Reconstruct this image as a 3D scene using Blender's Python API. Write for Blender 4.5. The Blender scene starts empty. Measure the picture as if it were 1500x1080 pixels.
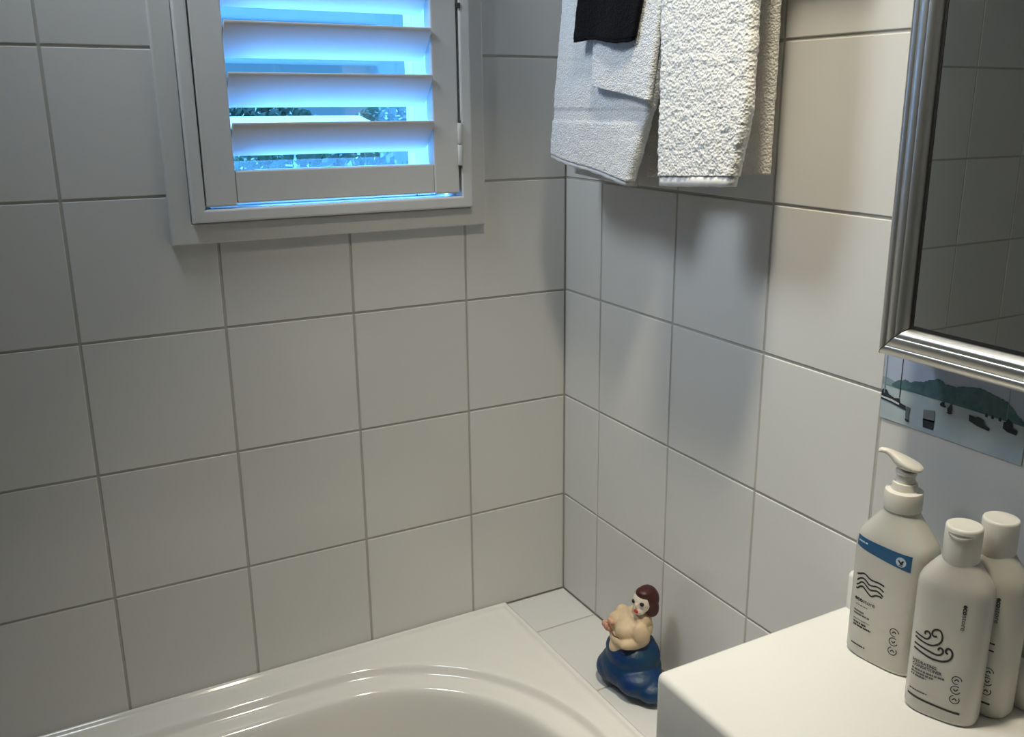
import bpy, bmesh, math, random
from mathutils import Vector, Matrix, noise
random.seed(7)
PI = math.pi
scn = bpy.context.scene
C = scn.collection

# ------------------------------------------------------------------ camera
cam_d = bpy.data.cameras.new('camera'); cam = bpy.data.objects.new('camera', cam_d); C.objects.link(cam)
right = Vector((0.8715, -0.4905, -0.0025)); down = Vector((-0.1344, -0.2338, -0.9630)); fwd = Vector((0.4717, 0.8395, -0.2697))
m = Matrix((right, -down, -fwd)).transposed().to_4x4()
m.translation = (-0.8615, -1.4204, 1.4748)
cam.matrix_world = m
cam_d.sensor_width = 36.0; cam_d.lens = 36.0*1366.04/1500
cam_d.shift_x = (750-783.5)/1500; cam_d.shift_y = (533.4-540)/1500
cam_d.clip_start = 0.02
scn.camera = cam

# ------------------------------------------------------------------ world, sun, exposure
vs = scn.view_settings
vs.view_transform = 'Standard'; vs.look = 'None'; vs.exposure = -0.13; vs.gamma = 1.0; vs.use_curve_mapping = False
w = bpy.data.worlds.new('sky'); scn.world = w; w.use_nodes = True
nt = w.node_tree; nt.nodes.clear()
out = nt.nodes.new('ShaderNodeOutputWorld'); bg = nt.nodes.new('ShaderNodeBackground')
bg.inputs[0].default_value = (0.09, 0.36, 0.80, 1); bg.inputs[1].default_value = 1.05
nt.links.new(bg.outputs[0], out.inputs[0])
sd = bpy.data.lights.new('sun', 'SUN'); sd.energy = 52.0; sd.angle = 0.009; sd.color = (0.10, 0.36, 1.0)
sun = bpy.data.objects.new('sun', sd); C.objects.link(sun)
sun.rotation_euler = Vector((0.25, -0.62, -0.74)).to_track_quat('-Z', 'Y').to_euler(); sun.location = (0, 4, 5)

# ------------------------------------------------------------------ materials
MATS = {}
def rgb(r, g, b):
    f = lambda c: (c/255/12.92) if c/255 <= 0.04045 else ((c/255+0.055)/1.055)**2.4
    return (f(r), f(g), f(b), 1)
def mat(name, col, rough=0.5, metal=0.0, spec=0.5, bump=None, var=None, coat=0.0, sss=0.0, randval=0.0):
    """bump=(scale, strength, distance, kind); var=(scale, colour2, contrast)"""
    if name in MATS: return MATS[name]
    M = bpy.data.materials.new(name); M.use_nodes = True
    t = M.node_tree; b = t.nodes['Principled BSDF']
    b.inputs['Base Color'].default_value = col; b.inputs['Roughness'].default_value = rough
    b.inputs['Metallic'].default_value = metal; b.inputs['Specular IOR Level'].default_value = spec
    b.inputs['Coat Weight'].default_value = coat
    if sss: b.inputs['Subsurface Weight'].default_value = sss; b.inputs['Subsurface Scale'].default_value = 0.003
    tc = t.nodes.new('ShaderNodeTexCoord')
    if var:
        n = t.nodes.new('ShaderNodeTexNoise'); n.inputs['Scale'].default_value = var[0]; n.inputs['Detail'].default_value = 4
        r = t.nodes.new('ShaderNodeValToRGB'); r.color_ramp.elements[0].position = 0.5-var[2]; r.color_ramp.elements[1].position = 0.5+var[2]
        r.color_ramp.elements[0].color = col; r.color_ramp.elements[1].color = var[1]
        t.links.new(tc.outputs['Object'], n.inputs['Vector']); t.links.new(n.outputs['Fac'], r.inputs[0]); t.links.new(r.outputs[0], b.inputs['Base Color'])
    elif randval:
        oi = t.nodes.new('ShaderNodeObjectInfo'); mr = t.nodes.new('ShaderNodeMapRange')
        mr.inputs['To Min'].default_value = 1-randval; mr.inputs['To Max'].default_value = 1+randval*0.4
        hs = t.nodes.new('ShaderNodeHueSaturation'); hs.inputs['Color'].default_value = col
        t.links.new(oi.outputs['Random'], mr.inputs['Value']); t.links.new(mr.outputs[0], hs.inputs['Value']); t.links.new(hs.outputs[0], b.inputs['Base Color'])
    if bump:
        if bump[3] == 'voronoi':
            n = t.nodes.new('ShaderNodeTexVoronoi'); o = n.outputs['Distance']
        elif bump[3] == 'wave':
            n = t.nodes.new('ShaderNodeTexWave'); n.bands_direction = 'Y'; o = n.outputs['Fac']
        else:
            n = t.nodes.new('ShaderNodeTexNoise'); n.inputs['Detail'].default_value = 3; o = n.outputs['Fac']
        n.inputs['Scale'].default_value = bump[0]
        bp = t.nodes.new('ShaderNodeBump'); bp.inputs['Strength'].default_value = bump[1]; bp.inputs['Distance'].default_value = bump[2]
        t.links.new(tc.outputs['Object'], n.inputs['Vector']); t.links.new(o, bp.inputs['Height']); t.links.new(bp.outputs[0], b.inputs['Normal'])
    MATS[name] = M
    return M

TILE = mat('glazed_tile', (0.74, 0.735, 0.715, 1), 0.16, bump=(9, 0.05, 0.01, 'noise'), randval=0.05)
GROUT = mat('grout', (0.50, 0.485, 0.45, 1), 0.9, bump=(300, 0.3, 0.001, 'noise'))
PAINT = mat('white_paint', (0.70, 0.695, 0.675, 1), 0.42)
SHUT = mat('shutter_white', (0.76, 0.755, 0.74, 1), 0.38)
TUBM = mat('bath_acrylic', (0.86, 0.845, 0.80, 1), 0.10, coat=0.4)
CERAM = mat('vanity_gloss', (0.88, 0.87, 0.83, 1), 0.22)
ALU = mat('satin_metal', (0.76, 0.745, 0.71, 1), 0.34, metal=1.0)
CHROME = mat('chrome', (0.8, 0.8, 0.8, 1), 0.08, metal=1.0)
MIRR = mat('mirror', (0.93, 0.95, 0.93, 1), 0.0, metal=1.0)
BLACK = mat('black_rubber', (0.012, 0.012, 0.012, 1), 0.5)
GAPM = mat('dark_gap', (0.05, 0.05, 0.048, 1), 0.7)
CEIL = mat('ceiling_paint', (0.80, 0.79, 0.77, 1), 0.8)
FLOORM = mat('floor_vinyl', (0.36, 0.33, 0.30, 1), 0.45, var=(6, (0.42, 0.39, 0.35, 1), 0.2))

# ------------------------------------------------------------------ helpers
def link(name, me, material=None, parent=None, smooth=False):
    o = bpy.data.objects.new(name, me); C.objects.link(o)
    if material is not None and len(me.materials) == 0: me.materials.append(material)
    if smooth: me.shade_smooth()
    if parent is not None: o.parent = parent
    return o
def pyd(name, v, f, material, parent=None, smooth=False):
    me = bpy.data.meshes.new(name); me.from_pydata([tuple(p) for p in v], [], f); me.update()
    return link(name, me, material, parent, smooth)
def fin(name, bm, material, parent=None, smooth=False):
    bmesh.ops.recalc_face_normals(bm, faces=bm.faces)
    me = bpy.data.meshes.new(name); bm.to_mesh(me); bm.free()
    return link(name, me, material, parent, smooth)
def empty(name, loc=(0, 0, 0), rz=0):
    o = bpy.data.objects.new(name, None); C.objects.link(o); o.location = loc; o.rotation_euler = (0, 0, rz); o.empty_display_size = 0.05
    return o
def tag(o, label, cat, group=None):
    o['label'] = label; o['category'] = cat
    if group: o['group'] = group
    return o
def struct(o): o['kind'] = 'structure'; return o
def bm_box(bm, x0, x1, y0, y1, z0, z1, bev=0.0, seg=2):
    r = bmesh.ops.create_cube(bm, size=1)
    for v in r['verts']:
        v.co = ((x0+x1)/2+v.co.x*(x1-x0), (y0+y1)/2+v.co.y*(y1-y0), (z0+z1)/2+v.co.z*(z1-z0))
    if bev:
        es = list({e for v in r['verts'] for e in v.link_edges})
        bmesh.ops.bevel(bm, geom=es, offset=bev, segments=seg, profile=0.5, affect='EDGES', clamp_overlap=True)
def box(name, x0, x1, y0, y1, z0, z1, material, parent=None, bev=0.0, seg=2, smooth=False):
    bm = bmesh.new(); bm_box(bm, x0, x1, y0, y1, z0, z1, bev, seg); return fin(name, bm, material, parent, smooth)
def loft(name, rings, material, parent=None, cap0=True, cap1=True, smooth=True, closed=True):
    n = len(rings[0]); v = [p for r in rings for p in r]; f = []
    for i in range(len(rings)-1):
        for j in range(n if closed else n-1):
            a = i*n+j; b = i*n+(j+1) % n; f.append((a, b, b+n, a+n))
    if cap0: f.append(tuple(range(n-1, -1, -1)))
    if cap1: f.append(tuple((len(rings)-1)*n+j for j in range(n)))
    return pyd(name, v, f, material, parent, smooth)
def lathe(name, prof, material, parent=None, c=(0, 0), n=40, smooth=True, caps=True):
    rings = [[(c[0]+r*math.cos(2*PI*j/n), c[1]+r*math.sin(2*PI*j/n), z) for j in range(n)] for r, z in prof]
    return loft(name, rings, material, parent, caps, caps, smooth)
def tube_bm(bm, pts, r, n=10):
    pts = [Vector(p) for p in pts]; rings = []
    rr = r if isinstance(r, (list, tuple)) else [r]*len(pts)
    up = None
    for i, p in enumerate(pts):
        t = (pts[min(i+1, len(pts)-1)]-pts[max(i-1, 0)]).normalized()
        if up is None:
            up = Vector((0, 0, 1)) if abs(t.z) < 0.9 else Vector((1, 0, 0))
        s = t.cross(up).normalized(); up = s.cross(t).normalized()
        rings.append([bm.verts.new(p+(s*math.cos(2*PI*j/n)+up*math.sin(2*PI*j/n))*rr[i]) for j in range(n)])
    for i in range(len(rings)-1):
        for j in range(n): bm.faces.new((rings[i][j], rings[i][(j+1) % n], rings[i+1][(j+1) % n], rings[i+1][j]))
    bm.faces.new(rings[0][::-1]); bm.faces.new(rings[-1])
def smooth_angle(o, deg=35):
    me = o.data; me.shade_smooth()
    bm = bmesh.new(); bm.from_mesh(me)
    for e in bm.edges:
        if len(e.link_faces) == 2 and e.calc_face_angle(0) > math.radians(deg): e.smooth = False
    bm.to_mesh(me); bm.free()
    return o

# ------------------------------------------------------------------ room shell
XL, YF, ZC = -1.80, -2.15, 2.40     # opposite wall, wall behind the viewer, ceiling height
G = 0.0016                          # grout face lies this far behind the tile faces
HX0, HX1, HZ0, HZ1 = -0.630, -0.1985, 1.3130, 1.9460   # window opening
def slab_with_hole():
    bm = bmesh.new(); T = 0.14
    for (x0, x1, z0, z1) in ((XL-0.1, HX0, 0, ZC), (HX1, 0.1, 0, ZC), (HX0, HX1, 0, HZ0), (HX0, HX1, HZ1, ZC)):
        bm_box(bm, x0, x1, G, T, z0, z1)
    return bm
wall_back = struct(fin('wall_back', slab_with_hole(), GROUT))
wall_right = struct(box('wall_right', G, 0.12, YF, G, 0, ZC, GROUT))
DARKW = mat('far_wall_paint', (0.42, 0.42, 0.40, 1), 0.7)
wall_left = struct(box('wall_left', XL-0.1, XL, YF, G, 0, ZC, DARKW))
wall_front = struct(box('wall_front', XL-0.1, 0.12, YF-0.1, YF, 0, ZC, DARKW))
floor = struct(box('floor', XL-0.1, 0.12, YF-0.1, 0.14, -0.08, 0, FLOORM))
ceiling = struct(box('ceiling', XL-0.1, 0.12, YF-0.1, 0.14, ZC, ZC+0.08, CEIL))

GW = 0.0038     # joint width
tile_cache = {}
def tile_mesh(outline, th=0.006, ch=0.0011):
    """outline in the tile's own plane (u, v); face at w = 0, body behind it"""
    key = tuple((round(a, 4), round(b, 4)) for a, b in outline)
    if key in tile_cache: return tile_cache[key]
    bm = bmesh.new()
    vs_ = [bm.verts.new((a, b, -th)) for a, b in outline]
    f = bm.faces.new(vs_)
    r = bmesh.ops.extrude_face_region(bm, geom=[f])
    nf = [g for g in r['geom'] if isinstance(g, bmesh.types.BMFace)]
    for g in r['geom']:
        if isinstance(g, bmesh.types.BMVert): g.co.z = 0
    top = nf[0]
    bmesh.ops.bevel(bm, geom=list(top.edges), offset=ch, segments=2, profile=0.5, affect='EDGES')
    bmesh.ops.recalc_face_normals(bm, faces=bm.faces)
    me = bpy.data.meshes.new('tile'); bm.to_mesh(me); bm.free(); me.materials.append(TILE)
    tile_cache[key] = me
    return me
def place_tile(outline_abs, parent, frame, name='tile', jit=0.0016):
    cx = (min(a for a, b in outline_abs)+max(a for a, b in outline_abs))/2; cy = (min(b for a, b in outline_abs)+max(b for a, b in outline_abs))/2
    me = tile_mesh([(a-cx, b-cy) for a, b in outline_abs])
    o = bpy.data.objects.new(name, me); C.objects.link(o); o.parent = parent
    R = frame.to_4x4()
    J = Matrix.Rotation(random.uniform(-jit, jit), 4, 'X') @ Matrix.Rotation(random.uniform(-jit, jit), 4, 'Y')
    o.matrix_local = Matrix.Translation(frame @ Vector((cx, cy, 0))) @ R @ J
    return o
def rect(u0, u1, v0, v1): g = GW/2; return [(u0+g, v0+g), (u1-g, v0+g), (u1-g, v1-g), (u0+g, v1-g)]
TP = 0.1994
ZROW = [0.55, 0.7508] + [0.7508+TP*k for k in range(1, 9)]
ZROW = [z for z in ZROW if z < ZC-0.02] + [ZC]
# back wall: (u, v, w) -> (u, -w, v)
FB = Matrix(((1, 0, 0), (0, 0, -1), (0, 1, 0)))
XCOL = [0.0]+[-0.1969-0.2*k for k in range(0, 9)]
XCOL = [x for x in XCOL if x > XL+0.02]+[XL]
for i in range(len(XCOL)-1):
    x1, x0 = XCOL[i], XCOL[i+1]
    for k in range(len(ZROW)-1):
        z0, z1 = ZROW[k], ZROW[k+1]
        inx = x0 < HX1-0.01 and x1 > HX0+0.001; inz = z0 < HZ1-0.01 and z1 > HZ0+0.001
        if inx and inz:
            left_cut = x0 < HX0; bot_cut = z0 < HZ0
            if left_cut and bot_cut:
                g = GW/2
                place_tile([(x0+g, z0+g), (x1-g, z0+g), (x1-g, HZ0), (HX0, HZ0), (HX0, z1-g), (x0+g, z1-g)], wall_back, FB)
            elif left_cut: place_tile(rect(x0, HX0, z0, z1), wall_back, FB)
            elif bot_cut: place_tile(rect(x0, x1, z0, HZ0), wall_back, FB)
            continue
        place_tile(rect(x0, x1, z0, z1), wall_back, FB)
# right wall: (u, v, w) -> (-w, u, v)
FR = Matrix(((0, 0, -1), (1, 0, 0), (0, 1, 0)))
FR = Matrix(((0, 0, -1), (-1, 0, 0), (0, 1, 0)))     # u runs towards the viewer so that w points into the room
YCOL = [0.0]+[0.116+TP*k for k in range(0, 11)]
YCOL = [y for y in YCOL if y < -YF-0.02]+[-YF]
for i in range(len(YCOL)-1):
    for k in range(len(ZROW)-1):
        place_tile(rect(YCOL[i], YCOL[i+1], ZROW[k], ZROW[k+1]), wall_right, FR)

# tiled ledge between the bath and the side wall
LX = -0.1285
ledge = struct(box('trim_1', LX, 0.0, -0.70, 0.0, 0.0, 0.55-G, GROUT))
FL = Matrix.Identity(3)
for y1, y0 in ((0.0, -0.1155), (-0.1155, -0.3160), (-0.3160, -0.5160), (-0.5160, -0.70)):
    o = place_tile(rect(LX+0.001, 0.0, y0, y1), ledge, FL, jit=0.001); o.location.z += 0.55

# ------------------------------------------------------------------ window with plantation shutter
win = struct(empty('window_1', (-0.4135, 0, 1.30)))
def wpart(name, bm_or_obj, material=None, parent=None, smooth=False):
    o = fin(name, bm_or_obj, material, None, smooth) if isinstance(bm_or_obj, bmesh.types.BMesh) else bm_or_obj
    p = parent or win
    o.parent = p; o.matrix_parent_inverse = Matrix.Translation(p.location if p is win else (0, 0, 0)).inverted()
    return o
def frame_bars(name, x0, x1, z0, z1, wd, y0, y1, material, bev, parent=None, names=None):
    """four mitred bars, one object each"""
    c = [(x0, z0), (x1, z0), (x1, z1), (x0, z1)]; ci = [(x0+wd, z0+wd), (x1-wd, z0+wd), (x1-wd, z1-wd), (x0+wd, z1-wd)]
    for k in range(4):
        a, b, bi, ai = c[k], c[(k+1) % 4], ci[(k+1) % 4], ci[k]
        bm = bmesh.new()
        q = [bm.verts.new((p[0], y1, p[1])) for p in (a, b, bi, ai)]; q2 = [bm.verts.new((p[0], y0, p[1])) for p in (a, b, bi, ai)]
        bm.faces.new(q); fr = bm.faces.new(q2[::-1])
        for j in range(4): bm.faces.new((q[j], q2[j], q2[(j+1) % 4], q[(j+1) % 4]))
        es = [e for e in fr.edges if {v.co.to_tuple(5) for v in e.verts} in ({(a[0], round(y0, 5), a[1]), (b[0], round(y0, 5), b[1])}, {(ai[0], round(y0, 5), ai[1]), (bi[0], round(y0, 5), bi[1])})]
        es = [e for e in fr.edges if abs((e.verts[0].co-e.verts[1].co).normalized().dot(Vector((b[0]-a[0], 0, b[1]-a[1])).normalized())) > 0.99]
        bmesh.ops.bevel(bm, geom=es, offset=bev, segments=2, profile=0.5, affect='EDGES')
        wpart(name, bm, material, parent)
frame_bars('architrave', -0.6620, -0.1650, 1.2795, 2.0000, 0.0290, -0.014, -0.0003, PAINT, 0.002)
frame_bars('shutter_frame', -0.6325, -0.1925, 1.3105, 1.9700, 0.0185, -0.0255, -0.0002, SHUT, 0.003)
# reveal lining (hides the wall core) as four boards
for b in ((HX0, HX0+0.008, HZ0, HZ1), (HX1-0.008, HX1, HZ0, HZ1), (HX0+0.008, HX1-0.008, HZ0, HZ0+0.008), (HX0+0.008, HX1-0.008, HZ1-0.008, HZ1)):
    bm = bmesh.new(); bm_box(bm, b[0], b[1], 0.0004, 0.139, b[2], b[3]); wpart('reveal_lining', bm, PAINT)
# outer sash and pane
SX0, SX1, SZ0, SZ1 = HX0+0.0085, HX1-0.0085, HZ0+0.0085, HZ1-0.0085
for b in ((SX0, SX0+0.035, SZ0, SZ1), (SX1-0.035, SX1, SZ0, SZ1), (SX0+0.035, SX1-0.035, SZ0, SZ0+0.034), (SX0+0.035, SX1-0.035, SZ1-0.034, SZ1)):
    bm = bmesh.new(); bm_box(bm, b[0], b[1], 0.092, 0.132, b[2], b[3], 0.003, 2); wpart('sash_bar', bm, SHUT)
GL = bpy.data.materials.new('window_glass'); GL.use_nodes = True
t = GL.node_tree; t.nodes.clear()
mo = t.nodes.new('ShaderNodeOutputMaterial'); mx = t.nodes.new('ShaderNodeMixShader'); tr = t.nodes.new('ShaderNodeBsdfTransparent'); gl = t.nodes.new('ShaderNodeBsdfGlossy')
tr.inputs[0].default_value = (0.94, 0.97, 0.97, 1); gl.inputs['Roughness'].default_value = 0.0
mx.inputs[0].default_value = 0.06; t.links.new(tr.outputs[0], mx.inputs[1]); t.links.new(gl.outputs[0], mx.inputs[2]); t.links.new(mx.outputs[0], mo.inputs[0])
bm = bmesh.new(); bm_box(bm, SX0+0.033, SX1-0.033, 0.110, 0.114, SZ0+0.032, SZ1-0.032); wpart('pane', bm, GL)

# hinged louvred panel
PX0, PX1, PZ0, PZ1 = -0.6120, -0.2150, 1.3345, 1.9490
PY0, PY1 = -0.0235, 0.0035
panel = empty('shutter_panel', (0, 0, 0)); panel.parent = win; panel.matrix_parent_inverse = Matrix.Translation(win.location).inverted()
ST = 0.0435
for b in ((PX0, PX0+ST, PZ0-0.002, PZ1), (PX1-ST, PX1, PZ0, PZ1)):
    box('stile', b[0], b[1], PY0, PY1, b[2], b[3], SHUT, panel, 0.0025)
box('bottom_rail', PX0+ST+0.0002, PX1-ST-0.0002, PY0+0.0015, PY1, PZ0+0.0015, 1.3815, SHUT, panel, 0.002)
box('top_rail', PX0+ST+0.0002, PX1-ST-0.0002, PY0+0.0015, PY1, 1.895, PZ1, SHUT, panel, 0.002)
# louvre blade: flat lens section tilted so that its room edge is high
def blade_mesh():
    half, th = 0.0322, 0.0048; n = 12; sec = []
    for j in range(n*2):
        a = 2*PI*j/(n*2); sec.append((half*math.copysign(abs(math.cos(a))**0.9, math.cos(a)), th*math.copysign(abs(math.sin(a))**0.75, math.sin(a))))
    ang = math.atan2(0.047, -0.044)     # towards the room and up
    ca, sa = math.cos(ang), math.sin(ang); v = []; x0, x1 = PX0+ST+0.0012, PX1-ST-0.0012
    for x in (x0, x1):
        for (p, q) in sec: v.append((x, p*ca-q*sa, p*sa+q*ca))
    N = len(sec); f = [(j, (j+1) % N, N+(j+1) % N, N+j) for j in range(N)]+[tuple(range(N-1, -1, -1)), tuple(range(N, 2*N))]
    me = bpy.data.meshes.new('louvre'); me.from_pydata(v, [], f); me.update(); me.materials.append(SHUT); me.shade_smooth()
    bm = bmesh.new(); bm.from_mesh(me); bmesh.ops.recalc_face_normals(bm, faces=bm.faces)
    for e in bm.edges:
        if len(e.link_faces) == 2 and e.calc_face_angle(0) > 0.9: e.smooth = False
    bm.to_mesh(me); bm.free()
    return me
lm = blade_mesh()
for k in range(7):
    o = bpy.data.objects.new('louvre', lm); C.objects.link(o); o.parent = panel; o.location = (0, -0.008, 1.4485-0.0235+0.0685*k)
# rebate stops behind the stiles shut the side gaps
for b in ((HX0+0.0085, PX0+0.010), (PX1-0.010, HX1-0.0085)):
    bm = bmesh.new(); bm_box(bm, b[0], b[1], PY1+0.001, PY1+0.012, HZ0+0.0085, HZ1-0.0085); wpart('rebate_stop', bm, SHUT)
# hinges and a little catch
for hz in (1.3780, 1.8200):
    h = empty('hinge', (-0.2150, -0.0270, hz)); h.parent = win; h.matrix_parent_inverse = Matrix.Translation(win.location).inverted()
    for k in range(2):
        lathe('knuckle', [(0.0033, 0.0005+0.0335*k), (0.0038, 0.0012+0.0335*k), (0.0038, 0.0322+0.0335*k), (0.0033, 0.0330+0.0335*k)], SHUT, h, n=14)
    lathe('hinge_pin', [(0.0020, -0.0035), (0.0024, -0.003), (0.0024, 0.0700), (0.0020, 0.0705)], GAPM, h, n=10)
bm = bmesh.new(); bm_box(bm, -0.2150, -0.2085, -0.0270, -0.0240, 1.6160, 1.6240, 0.0008, 1); wpart('catch_plate', bm, GAPM)
# portal so that sky light finds the opening
pd = bpy.data.lights.new('window_portal', 'AREA'); pd.shape = 'RECTANGLE'; pd.size = 0.42; pd.size_y = 0.62; pd.cycles.is_portal = True
po = bpy.data.objects.new('window_portal', pd); C.objects.link(po); po.location = (-0.42, 0.145, 1.62); po.rotation_euler = (-PI/2, 0, 0)

# ------------------------------------------------------------------ what lies outside the window
GRASS = mat('grass', (0.06, 0.12, 0.035, 1), 0.9, var=(3, (0.11, 0.19, 0.06, 1), 0.3))
LEAF = mat('leaf', (0.32, 0.42, 0.30, 1), 0.6, randval=0.35)
WOODG = mat('painted_boards', (0.8, 0.8, 0.8, 1), 0.6)
ROOFM = mat('pale_roof', (0.85, 0.86, 0.86, 1), 0.5)
gr = struct(box('ground', -30, 40, 0.6, 60, -0.9, -0.8, GRASS))
def leafy(name, c, r, n, seed, label, cat, group=None, ls=1.0):
    rnd = random.Random(seed); root = empty(name, (c[0], c[1], -0.8)); tag(root, label, cat, group)
    bm = bmesh.new()
    for i in range(n):
        d = Vector((rnd.gauss(0, 1), rnd.gauss(0, 1), rnd.gauss(0, 1))).normalized()*(0.72+0.3*rnd.random())
        p = Vector((d.x*r[0], d.y*r[1], c[2]+0.8+d.z*r[2])); s = rnd.uniform(0.02, 0.05)*ls
        q = Vector((rnd.gauss(0, 1), rnd.gauss(0, 1), rnd.gauss(0, 1))).normalized(); u = q.orthogonal().normalized()*s; v_ = q.cross(u).normalized()*s*0.5
        a, b_, c_, d_ = [bm.verts.new(p+k) for k in (-u, v_, u, -v_)]
        bm.faces.new((a, b_, c_)); bm.faces.new((a, c_, d_))
    me = bpy.data.meshes.new('foliage'); bm.to_mesh(me); bm.free(); f = link('foliage', me, LEAF, root); f['kind'] = 'stuff'
    bm = bmesh.new()
    for k in range(5):
        a = k*1.3; tube_bm(bm, [(0.05*math.cos(a), 0.05*math.sin(a), 0), (r[0]*0.35*math.cos(a), r[1]*0.35*math.sin(a), (c[2]+0.8)*0.7), (r[0]*0.6*math.cos(a), r[1]*0.6*math.sin(a), c[2]+0.8+r[2]*0.3)], [0.03, 0.02, 0.008], 7)
    fin('stem', bm, mat('bark', (0.08, 0.06, 0.045, 1), 0.9), root)
leafy('garden_shrub', (0.55, 3.0, 0.55), (0.75, 0.5, 0.72), 9000, 3, 'low leafy green shrub outside, lower gap of the shutter', 'shrub')
leafy('garden_shrub', (2.45, 3.9, 0.62), (0.65, 0.6, 0.80), 8000, 4, 'taller leafy green shrub outside, behind the sash on the hinge side', 'shrub')
leafy('garden_shrub', (1.3, 6.2, 0.60), (0.9, 0.5, 0.62), 8000, 5, 'leafy green shrub outside in front of the low white outbuilding', 'shrub')
leafy('garden_tree', (2.2, 14.0, 0.55), (2.0, 1.0, 1.05), 12000, 8, 'broad leafy tree behind the low white outbuilding', 'tree', None, 2.4)
leafy('garden_tree', (6.4, 14.6, 0.60), (2.1, 1.0, 1.15), 12000, 9, 'broad leafy tree standing clear of the outbuilding, past the sash', 'tree', None, 2.4)
ob = empty('outbuilding', (2.05, 9.0, -0.8)); tag(ob, 'low white outbuilding with a pale roof seen through the shutter', 'building')
box('wall', -2.6, 1.25, 0, 2.5, 0, 1.75, WOODG, ob)
bm = bmesh.new(); q = [bm.verts.new(p) for p in ((-2.8, -0.15, 1.76), (1.45, -0.15, 1.76), (1.45, 2.6, 1.76), (-2.8, 2.6, 1.76), (-2.6, 1.2, 2.13), (1.10, 1.2, 2.13))]
for f in ((0, 1, 5, 4), (2, 3, 4, 5), (0, 4, 3), (1, 2, 5), (0, 3, 2, 1)): bm.faces.new([q[i] for i in f])
fin('roof', bm, ROOFM, ob)

# ------------------------------------------------------------------ bathtub
def tub():
    root = empty('bathtub', (-0.95, -0.35, 0)); tag(root, 'white acrylic bathtub with rounded stepped rim set against the tiled wall', 'bathtub')
    cxR, cxL, cy = -0.50, -1.34, -0.42
    RX0, RX1, RY0, RY1 = XL+0.002, LX-0.0008, -0.692, -0.0006
    nh = 48; th = [(-PI/2+PI*j/nh, cxR, 1) for j in range(nh+1)]+[(PI/2+PI*j/nh, cxL, -1) for j in range(nh+1)]
    def oval(a, bt, bb, z, aL=None):
        r = []
        for t_, cx, s in th:
            c_, s_ = math.cos(t_), math.sin(t_); A = a if s > 0 else (aL or a)
            if s_ >= 0: r.append((cx+A*c_, cy+bt*s_, z))
            else:
                e = 2/2.6; r.append((cx+A*math.copysign(abs(c_)**e, c_), cy-bb*abs(s_)**e, z))
        return r
    base = oval(0.325, 0.355, 0.215, 0)
    def rectring(ins, z):
        x0, x1, y0, y1 = RX0+ins, RX1-ins, RY0+ins, RY1-ins; r = []
        for (p, (t_, cx, s)) in zip(base, th):
            d = Vector((p[0]-cx, p[1]-cy)); k = 1e9
            if d.x > 1e-9: k = min(k, (x1-cx)/d.x)
            if d.x < -1e-9: k = min(k, (x0-cx)/d.x)
            if d.y > 1e-9: k = min(k, (y1-cy)/d.y)
            if d.y < -1e-9: k = min(k, (y0-cy)/d.y)
            r.append([cx+d.x*k, cy+d.y*k, z])
        for c in ((x0, y0), (x1, y0), (x1, y1), (x0, y1)):
            j = min(range(len(r)), key=lambda i: (r[i][0]-c[0])**2+(r[i][1]-c[1])**2); r[j][0], r[j][1] = c
        return [tuple(q) for q in r]
    def rr(ins, z): return rectring(ins, z)
    R = []
    R.append(rr(0.0, 0.50)); R.append(rr(0.0, 0.5485)); R.append(rr(0.0006, 0.5535)); R.append(rr(0.0020, 0.5562)); R.append(rr(0.0045, 0.5572)); R.append(rr(0.0070, 0.5565)); R.append(rr(0.0095, 0.5540)); R.append(rr(0.0120, 0.5515)); R.append(rr(0.016, 0.5504)); R.append(rr(0.024, 0.5502))
    prof = [(0.012, 0.5502), (0.004, 0.5500), (0.001, 0.5492), (-0.001, 0.5475), (-0.003, 0.5445), (-0.0055, 0.5400), (-0.008, 0.5372), (-0.011, 0.5358), (-0.015, 0.5352), (-0.028, 0.5348), (-0.036, 0.5340), (-0.041, 0.5320), (-0.045, 0.5280), (-0.048, 0.5210), (-0.051, 0.510), (-0.060, 0.46), (-0.075, 0.38), (-0.090, 0.28), (-0.105, 0.22), (-0.125, 0.185), (-0.155, 0.168), (-0.20, 0.165)]
    for o_, z in prof: R.append(oval(0.325+o_, 0.355+o_, 0.215+min(o_, o_*0.6), z))
    N = len(R[0]); v = [p for r in R for p in r]; f = []
    for i in range(len(R)-1):
        for j in range(N):
            a = i*N+j; b = i*N+(j+1) % N; f.append((a, b, b+N, a+N))
    f.append(tuple((len(R)-1)*N+j for j in range(N)))
    o = pyd('tub_shell', v, f, TUBM, root, True); o.location = -Vector(root.location)
    smooth_angle(o, 50)
    p = box('front_panel', XL+0.004, LX-0.002, -0.690, -0.676, 0.0, 0.5485, TUBM, root, 0.002); p.location = -Vector(root.location)
    w_ = lathe('drain', [(0.030, 0.1655), (0.032, 0.168), (0.024, 0.1695), (0.010, 0.1685)], CHROME, root, (-0.62, -0.40), 28); w_.location = -Vector(root.location)
tub()

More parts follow.
